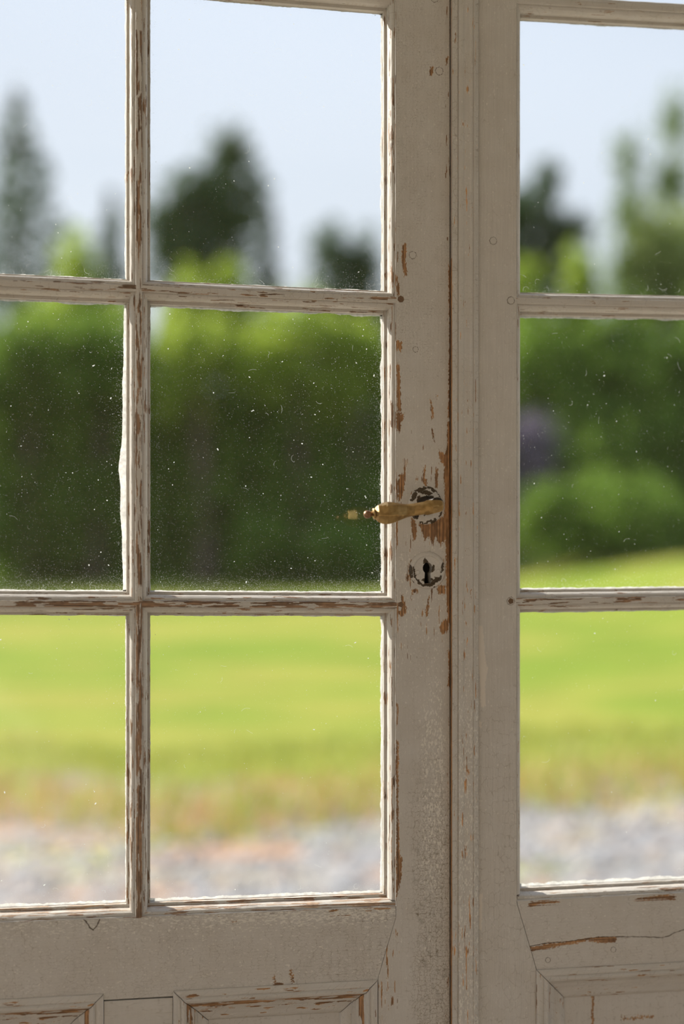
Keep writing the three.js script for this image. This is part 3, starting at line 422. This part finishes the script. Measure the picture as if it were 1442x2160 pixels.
// ---------------------------------------------------------------- the garden
const ground = (x, z) => { const d = Math.hypot(x, z); return -.36 + .46 * sstep(14, 45, d) + 1.0 * sstep(9, 15, x) * sstep(14, 36, d) + .02 * Math.sin(x * .7 + z * .3); };
function terrain(x0, x1, z0, z1, nx, nz, lift, keep) {
  const g = new THREE.PlaneGeometry(x1 - x0, z1 - z0, nx, nz).rotateX(-Math.PI / 2).translate((x0 + x1) / 2, 0, (z0 + z1) / 2), p = g.attributes.position, uv = g.attributes.uv;
  for (let i = 0; i < p.count; i++) { const x = p.getX(i), z = p.getZ(i); p.setY(i, ground(x, z) + lift + (keep ? keep(x, z) : 0)); uv.setXY(i, x / 24, z / 24); }
  g.computeVertexNormals(); return g;
}
const lawnTex = tileable(1024, (u, v) => { const x = u * 24, y = v * 24; const a = fbm(x * .35, y * .8, 201, 4), b = fbm(x * 1.6, y * 3.2, 205, 4), c = noise(x * 30, y * 30, 207); const k = .72 + .36 * b + .2 * (c - .5), t = sstep(.38, .62, a); return [lerp(.195, .305, t) * k, lerp(.265, .305, t) * k, lerp(.034, .058, t) * k]; });
mesh('lawn', terrain(-70, 80, -140, -.4, 110, 110, 0), new THREE.MeshPhysicalMaterial({ map: lawnTex, roughness: 1, specularIntensity: .08 }), 'sunlit yellow-green lawn stretching from the gravel to the trees', 'lawn', undefined, 'structure');
const verge = (x) => -7.4 + .5 * Math.exp(-(((x - 1.15) / 1.15) ** 2)) + .16 * Math.sin(x * 3.1) + .5 * (fbm(x * 1.7, 3, 19) - .5);
{
  const tex = tileable(512, (u, v) => { const x = u * 24, y = v * 24, a = fbm(x * 3, y * 3, 301, 4), b = noise(x * 40, y * 40, 303), k = .72 + .35 * a + .3 * (b - .5); return [k, k, k]; });
  const g = terrain(-14, 16, -9.6, -.4, 240, 110, .02, (x, z) => -.06 * sstep(-1.2, -2.0, z - verge(x) + 1.6 * (fbm(x * 1.3, z * 1.3, 23, 4) - .5))), p = g.attributes.position, vc = new Float32Array(p.count * 3);
  const STONE = [.30, .288, .285], STRAW = [.46, .37, .20], TURF = [.31, .34, .06], RUST = [.44, .27, .17];
  for (let i = 0; i < p.count; i++) { // bare stones, straw, turf and rusty needles lie in patches
    const x = p.getX(i), z = p.getZ(i), d = z - verge(x), turf = sstep(.42, .62, fbm(x * 1.5, z * 1.9, 311, 3) + sstep(1.2, -1.0, d) * .42 - .18), straw = sstep(.45, .62, fbm(x * 1.2 + 9, z * 2.2, 313, 3) + sstep(2.0, -.4, d) * .26 - .17), rust = sstep(.60, .74, fbm(x * 2.1, z * 2.6, 317, 3) + .06 * sstep(2.2, .6, d));
    for (let c = 0; c < 3; c++) vc[i * 3 + c] = lerp(lerp(lerp(STONE[c], STRAW[c], straw), RUST[c], rust), TURF[c], turf);
  }
  g.setAttribute('color', new THREE.BufferAttribute(vc, 3));
  mesh('gravel', g, new THREE.MeshPhysicalMaterial({ map: tex, vertexColors: true, roughness: 1, specularIntensity: .1 }), 'pale pinkish grey gravel drive breaking up into dry grass at the lawn', 'gravel', undefined, 'structure');
  const R = rng(4242), n = 9000, pm = new THREE.MeshStandardMaterial({ roughness: .9 }), ig = new THREE.IcosahedronGeometry(.03, 0).scale(1, .6, 1), im = new THREE.InstancedMesh(ig, pm, n), mt = new THREE.Matrix4(), q = new THREE.Quaternion(), c = new THREE.Color();
  for (let k = 0; k < n; k++) { const x = lerp(-3, 6, R()), z = lerp(-7.6, -2.6, R()), ok = z - verge(x) > .9 + 1.2 * (R() - .5); const s = .35 + R() * 1.1; mt.compose(new THREE.Vector3(x, ground(x, z) + (ok ? .02 : -.1), z), q.setFromEuler(new THREE.Euler(R() * .5, R() * 6, R() * .5)), new THREE.Vector3(s, s, s)); im.setMatrixAt(k, mt); const t = R(), w = .16 + .3 * R(); c.setRGB(w * (t < .3 ? 1.15 : 1), w * (t < .3 ? .92 : .98), w * (t < .3 ? .75 : .98)); im.setColorAt(k, c); }
  im.name = 'pebbles'; tag(im, 'loose grey and reddish pebbles strewn over the gravel drive', 'pebbles', undefined, 'stuff'); scene.add(im);
  // grass blades along the verge and over the near lawn
  const bl = new THREE.BufferGeometry(); bl.setAttribute('position', new THREE.Float32BufferAttribute([-.006, 0, 0, .006, 0, 0, .004, .06, .01, -.006, 0, 0, .004, .06, .01, -.004, .06, .01, -.004, .06, .01, .004, .06, .01, 0, .11, .03], 3)); bl.computeVertexNormals();
  const gm = new THREE.MeshPhysicalMaterial({ roughness: .9, side: THREE.DoubleSide, transmission: .3, thickness: 0 }), N = 16000, gi = new THREE.InstancedMesh(bl, gm, N);
  for (let k = 0; k < N; k++) { const far = R(), x = lerp(-4, 7, R()), z = verge(x) + 1.2 - far * 3.4; const s = .5 + R() * (far < .35 ? 1.3 : .7); mt.compose(new THREE.Vector3(x, ground(x, z), z), q.setFromEuler(new THREE.Euler((R() - .5) * .8, R() * 6.3, (R() - .5) * .8)), new THREE.Vector3(s * 1.3, s, s)); gi.setMatrixAt(k, mt); const t = R(); c.setRGB(lerp(.30, .46, t), lerp(.40, .42, t), .05 + .04 * t); if (far < .5 && R() < .4) c.setRGB(.56, .36, .15); gi.setColorAt(k, c); }
  gi.name = 'grass'; tag(gi, 'short grass blades thinning out at the edge of the gravel', 'grass', undefined, 'stuff'); scene.add(gi);
}
const leafMat = (r, g, b, t = .42) => new THREE.MeshPhysicalMaterial({ color: new THREE.Color().setRGB(r, g, b), roughness: .9, side: THREE.DoubleSide, transmission: t, thickness: 0, specularIntensity: .12 });
const LEAF = { // leaf colours by plant; sunlight is painted into young for lit crowns, shade into broadleaf
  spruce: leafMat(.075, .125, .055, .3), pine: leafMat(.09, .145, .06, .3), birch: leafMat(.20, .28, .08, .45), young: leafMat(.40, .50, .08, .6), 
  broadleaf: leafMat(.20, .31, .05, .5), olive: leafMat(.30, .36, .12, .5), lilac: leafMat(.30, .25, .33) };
const bark = new THREE.MeshStandardMaterial({ roughness: .95, map: tileable(64, (u, v) => { const k = .5 + .9 * fbm(u * 12, v * 3, 41); return [.14 * k, .105 * k, .075 * k]; }) });
function leaves(points, size, R) { // small folded leaf sprays at the given points
  const pos = new Float32Array(points.length * 18), n = new THREE.Vector3(), u = new THREE.Vector3(), v = new THREE.Vector3();
  points.forEach(([x, y, z], k) => {
    n.set(R() - .5, R() - .2, R() - .5).normalize(); u.set(R() - .5, R() - .5, R() - .5).cross(n).normalize(); v.crossVectors(n, u); const s = size * (.6 + .8 * R()), w = s * .55, b = s * .18;
    const P = [[-s, 0, 0], [0, -w, b], [s, 0, 0], [-s, 0, 0], [s, 0, 0], [0, w, b]];
    P.forEach(([a, c, d], i) => { pos[k * 18 + i * 3] = x + u.x * a + v.x * c + n.x * d; pos[k * 18 + i * 3 + 1] = y + u.y * a + v.y * c + n.y * d; pos[k * 18 + i * 3 + 2] = z + u.z * a + v.z * c + n.z * d; });
  });
  const g = new THREE.BufferGeometry(); g.setAttribute('position', new THREE.BufferAttribute(pos, 3)); g.computeVertexNormals(); return g;
}
function plant(name, label, category, group, { blobs, cone, n, size, mat, trunk = .16, seed, solid = .35 }) {
  const R = rng(seed), pts = []; let bx, bz, topY;
  if (cone) { // conifer: whorls of drooping branches around a straight stem
    const [x, yTop, z, rad] = cone; bx = x; bz = z; topY = yTop - .5; const y0 = ground(x, z) + .6, Hh = yTop - y0;
    for (let k = 0; k < n; k++) { const h = 1 - Math.sqrt(R()), a = Math.floor(R() * 9) / 9 * 6.283 + (R() - .5) * .7 + Math.floor(h * 22) * 1.3, w = .55 + .45 * Math.abs(Math.sin(h * Hh * 1.9)), r = rad * (1 - h) ** .85 * w * R() ** .55 * (.8 + .4 * hash(Math.floor(a * 3), Math.floor(h * 22), seed)); pts.push([x + Math.cos(a) * r, y0 + h * Hh - r * .3, z + Math.sin(a) * r]); }
  } else {
    const vol = blobs.map((b) => b[3] * b[3] + b[3] * b[4]), tot = vol.reduce((a, b) => a + b, 0); bx = blobs[0][0]; bz = blobs[0][2]; topY = Math.max(...blobs.map((b) => b[1]));
    blobs.forEach((b, i) => { for (let k = 0; k < n * vol[i] / tot; k++) { const t = R() * 6.283, c = R() * 2 - 1, s = Math.sqrt(1 - c * c), lump = .5 + .85 * hash(Math.floor(t * 2.2), Math.floor(c * 3.5 + 9), seed + i), r = R() ** solid * lump; pts.push([b[0] + Math.cos(t) * s * r * b[3], Math.max(ground(b[0], b[2]) + .1, b[1] + c * r * b[4]), b[2] + Math.sin(t) * s * r * b[3]]); } });
  }
  const y = ground(bx, bz), o = thing(name, label, category, [bx, y, bz], group);
  const f = part(o, 'foliage', leaves(pts, size, R), mat); f.userData.kind = 'stuff';
  const hgt = topY - y, tg = new THREE.CylinderGeometry(trunk * .35, trunk, hgt, 10, 6), p = tg.attributes.position; for (let i = 0; i < p.count; i++) { const q = p.getY(i) / hgt + .5; p.setX(i, p.getX(i) + Math.sin(q * 3 + seed) * trunk * .5); }
  part(o, 'trunk', tg.translate(bx, y + hgt / 2, bz), bark);
  return o;
}
const G = 'trees at the far edge of the lawn';
plant('spruce', 'tall dark spruce at the left edge, highest of the left-hand trees', 'tree', G, { cone: [-2.8, 21.8, -62, 7.4], n: 5200, size: .26, mat: LEAF.spruce, seed: 1, trunk: .3 });
plant('spruce', 'dark spruce just left of the white mullion, partly behind it', 'tree', G, { cone: [1.3, 18.4, -65, 4.6], n: 3600, size: .26, mat: LEAF.spruce, seed: 2, trunk: .25 });
plant('spruce', 'slim dark spruce right of the big pine', 'tree', G, { cone: [7.5, 15.6, -56, 2.4], n: 3600, size: .22, mat: LEAF.spruce, seed: 3, trunk: .18 });
plant('pine_tree', 'broad dark pine with a rounded top above the handle door', 'tree', G, { solid: .5, blobs: [[6.2, 17.8, -58.3, 1.2, 1.4], [4.9, 16.3, -58.5, 1.6, 1.5], [3.7, 14.9, -58.8, 1.5, 1.5], [6.0, 15.3, -58.3, 1.8, 1.8], [7.1, 16.4, -58.1, .7, .8], [4.8, 13.2, -58.6, 2.5, 2.1]], n: 4300, size: .24, mat: LEAF.pine, seed: 4, trunk: .35 });
plant('deciduous_tree', 'pale distant tree left of the lock stile, shorter of the two', 'tree', G, { blobs: [[12.9, 16.6, -72.4, 1.3, 2.2], [12.8, 13.5, -72.4, 1.9, 2.6]], n: 1500, size: .26, mat: LEAF.pine, seed: 5 });
plant('deciduous_tree', 'pale distant tree closest to the lock stile in the upper pane', 'tree', G, { blobs: [[14.5, 16.2, -72.1, 1.1, 2.0], [14.7, 13.3, -72.1, 1.7, 2.4]], n: 1600, size: .26, mat: LEAF.pine, seed: 6 });
plant('young_birch', 'yellow-green young birch at the foot of the tall spruce', 'tree', G, { blobs: [[-.2, 10.9, -49.3, .8, 1.7], [-.4, 9.2, -49.3, 1.7, 1.4]], n: 3400, size: .18, mat: LEAF.young, seed: 7, solid: .6 });
plant('young_birch', 'yellow-green young birch below the pine, nearer the mullion', 'tree', G, { blobs: [[3.7, 9.9, -48.6, .8, 1.2], [3.6, 8.5, -48.6, 1.2, 1.2]], n: 3400, size: .18, mat: LEAF.young, seed: 8, solid: .6 });
plant('young_birch', 'yellow-green young birch below the pine, farther from the mullion', 'tree', G, { blobs: [[5.1, 10.1, -48.3, .7, 1.2], [5.3, 8.5, -48.3, 1.1, 1.2]], n: 3400, size: .18, mat: LEAF.young, seed: 9, solid: .6 });
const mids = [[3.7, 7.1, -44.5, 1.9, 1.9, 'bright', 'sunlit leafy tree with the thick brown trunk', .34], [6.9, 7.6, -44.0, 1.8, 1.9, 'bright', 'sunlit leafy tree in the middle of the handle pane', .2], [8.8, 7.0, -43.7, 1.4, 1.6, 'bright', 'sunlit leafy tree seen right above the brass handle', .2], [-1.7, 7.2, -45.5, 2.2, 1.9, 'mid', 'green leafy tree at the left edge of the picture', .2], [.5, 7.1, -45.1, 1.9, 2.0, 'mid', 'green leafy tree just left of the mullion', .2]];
mids.forEach(([x, y, z, rx, ry, m, lab, tr], i) => plant('leafy_tree', lab, 'tree', G, { blobs: [[x, y + .45, z, rx * .8, ry * .75], [x - .9, y - .6, z - .2, rx * .85, ry * .75], [x + 1.0, y + .1, z + .3, rx * .5, ry * .5]], n: 3000, solid: .55, size: .17, mat: m === 'bright' ? LEAF.young : LEAF.broadleaf, seed: 20 + i, trunk: tr }));  // lit crowns take the paler leaf: part of the sunlight is in the colour
[[2.9, 3.7, -46.7, 1.9, 3.3, 'dark leafy bush behind the thick brown trunk'], [5.4, 3.6, -46.3, 2.2, 3.2, 'dark leafy bush in the middle of the handle pane'], [7.9, 3.6, -45.8, 2.2, 3.2, 'dark leafy bush left of the brass handle'], [10.2, 3.8, -45.4, 2.2, 3.4, 'dark leafy bush behind the lock stile'], [-1.8, 3.8, -47.6, 2.2, 3.6, 'dark leafy bush at the left picture edge'], [.6, 3.8, -47.1, 2.0, 3.5, 'dark leafy bush left of the mullion'], [12.8, 4.4, -46, 2.2, 3.4, 'dark leafy bush behind the cover strip']]
  .forEach(([x, y, z, rx, ry, lab], i) => plant('bush', lab, 'bush', 'dark bushes behind the lawn', { blobs: [[x, y + .2, z, rx, ry + .1], [x, y - 1.6, z + .3, rx * 1.1, 2.2]], n: 12000, size: .2, mat: LEAF.broadleaf, seed: 40 + i }));  // darker leaf than the lit crowns: part of the shade is painted in
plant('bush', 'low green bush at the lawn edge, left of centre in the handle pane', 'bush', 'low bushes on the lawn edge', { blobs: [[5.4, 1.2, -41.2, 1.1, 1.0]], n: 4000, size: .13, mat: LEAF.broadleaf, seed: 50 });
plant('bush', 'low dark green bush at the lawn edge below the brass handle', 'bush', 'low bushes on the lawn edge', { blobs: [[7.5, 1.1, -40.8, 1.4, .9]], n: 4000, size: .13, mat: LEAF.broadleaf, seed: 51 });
plant('pine_tree', 'dark pine beside the right stile with a spiky top', 'tree', G, { blobs: [[19.3, 16.8, -55.9, .6, 1.0], [18.3, 15.4, -56.1, 1.4, 1.2], [20.1, 14.6, -55.8, 1.1, .9], [18.9, 13.2, -56, 1.8, 1.5], [17, 14.2, -56, 1.6, 1.6]], n: 3600, size: .22, mat: LEAF.pine, seed: 60, trunk: .3 });
plant('birch_tree', 'thin hazy birch top, left of the tallest birch', 'tree', G, { blobs: [[24.8, 19.3, -61, .8, 1.6], [24.9, 16.6, -61, 1.1, 1.8], [25, 14, -61, 1.6, 2]], n: 1500, size: .2, mat: LEAF.birch, seed: 61, solid: .6 });
plant('birch_tree', 'tallest hazy birch at the right edge of the picture', 'tree', G, { blobs: [[27.0, 21.2, -60.6, 1.1, 1.8], [26.8, 18.2, -60.6, 1.5, 2.0], [26.6, 15, -60.6, 2, 2.2]], n: 1700, size: .2, mat: LEAF.birch, seed: 62, solid: .6 });
plant('leafy_tree', 'olive green rounded tree in the upper right pane', 'tree', G, { blobs: [[23.3, 13.2, -53.2, 2.1, 2.3], [24.6, 11.4, -53, 2.2, 2.2], [22.4, 10.8, -53, 1.9, 2]], n: 4200, size: .2, mat: LEAF.olive, seed: 63, trunk: .3 });
plant('young_birch', 'yellow-green young birch close to the right door stile', 'tree', G, { blobs: [[15.1, 10.1, -46.5, .9, 1.4], [15, 8.4, -46.5, 1.2, 1.4]], n: 3000, size: .17, mat: LEAF.young, seed: 64, solid: .6 });
plant('young_birch', 'yellow-green young birch in the middle of the right pane', 'tree', G, { blobs: [[17.2, 10.5, -46.1, .7, 1.4], [17.1, 8.6, -46.1, 1.2, 1.5]], n: 3000, size: .17, mat: LEAF.young, seed: 65, solid: .6 });
[[15.3, 6.3, -44.4, 2.2, 2.6, 'dark bush nearest the right door stile'], [17.7, 6.1, -44.0, 2.2, 3.0, 'dark bush in the middle of the right pane'], [20, 6.1, -43.7, 2.3, 3.1, 'dark bush at the right edge of the picture'], [15.9, 3.8, -42.3, 2.2, 2.2, 'dark low bush behind the bright rounded one'], [19.2, 3.8, -42.6, 2.4, 2.4, 'dark low bush at the far right']]
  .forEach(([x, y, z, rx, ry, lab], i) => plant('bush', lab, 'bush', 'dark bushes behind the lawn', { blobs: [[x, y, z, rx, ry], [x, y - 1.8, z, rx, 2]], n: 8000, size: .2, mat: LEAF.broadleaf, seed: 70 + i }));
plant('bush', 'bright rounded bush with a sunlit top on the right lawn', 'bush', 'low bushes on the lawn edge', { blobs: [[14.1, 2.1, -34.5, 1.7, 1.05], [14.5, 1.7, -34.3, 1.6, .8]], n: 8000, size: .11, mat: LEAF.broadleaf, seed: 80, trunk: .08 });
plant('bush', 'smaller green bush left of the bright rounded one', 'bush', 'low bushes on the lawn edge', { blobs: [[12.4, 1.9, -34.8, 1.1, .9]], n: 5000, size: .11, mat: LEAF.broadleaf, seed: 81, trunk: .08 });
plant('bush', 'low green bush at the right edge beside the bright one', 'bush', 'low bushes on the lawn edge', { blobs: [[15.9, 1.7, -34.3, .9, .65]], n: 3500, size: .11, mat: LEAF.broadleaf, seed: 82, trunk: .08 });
plant('lilac_bush', 'lilac bush in pale purple bloom beside the right stile', 'bush', 'flowering shrubs', { blobs: [[13.7, 4.2, -40.7, .8, 1.1], [13.9, 2.6, -40.7, .9, 1.3]], n: 4500, size: .12, mat: LEAF.lilac, seed: 83, trunk: .08 });

// the belt of trees goes on to both sides of what the doors frame
[[27, 6.5, -42, 2.6, 3.4, 'mid', 'dark bush beyond the right edge of the picture'], [31, 6.8, -40, 2.8, 3.6, 'mid', 'green tree farther right along the lawn'], [36, 6.6, -37, 3, 3.6, 'mid', 'dark tree at the right end of the tree belt'], [-7, 6.6, -46, 2.8, 3.6, 'mid', 'dark bush beyond the left edge of the picture'], [-12, 6.8, -45, 3, 3.6, 'mid', 'green tree farther left along the lawn'], [-17.5, 6.6, -43, 3, 3.6, 'mid', 'dark tree at the left end of the tree belt']]
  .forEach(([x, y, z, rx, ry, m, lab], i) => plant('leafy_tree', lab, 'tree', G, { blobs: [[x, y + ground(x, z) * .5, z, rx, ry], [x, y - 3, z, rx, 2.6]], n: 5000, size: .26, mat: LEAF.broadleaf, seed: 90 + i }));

scene.traverse((o) => { if (o.isMesh) { o.castShadow = true; o.receiveShadow = true; } });
renderer.render(scene, camera);
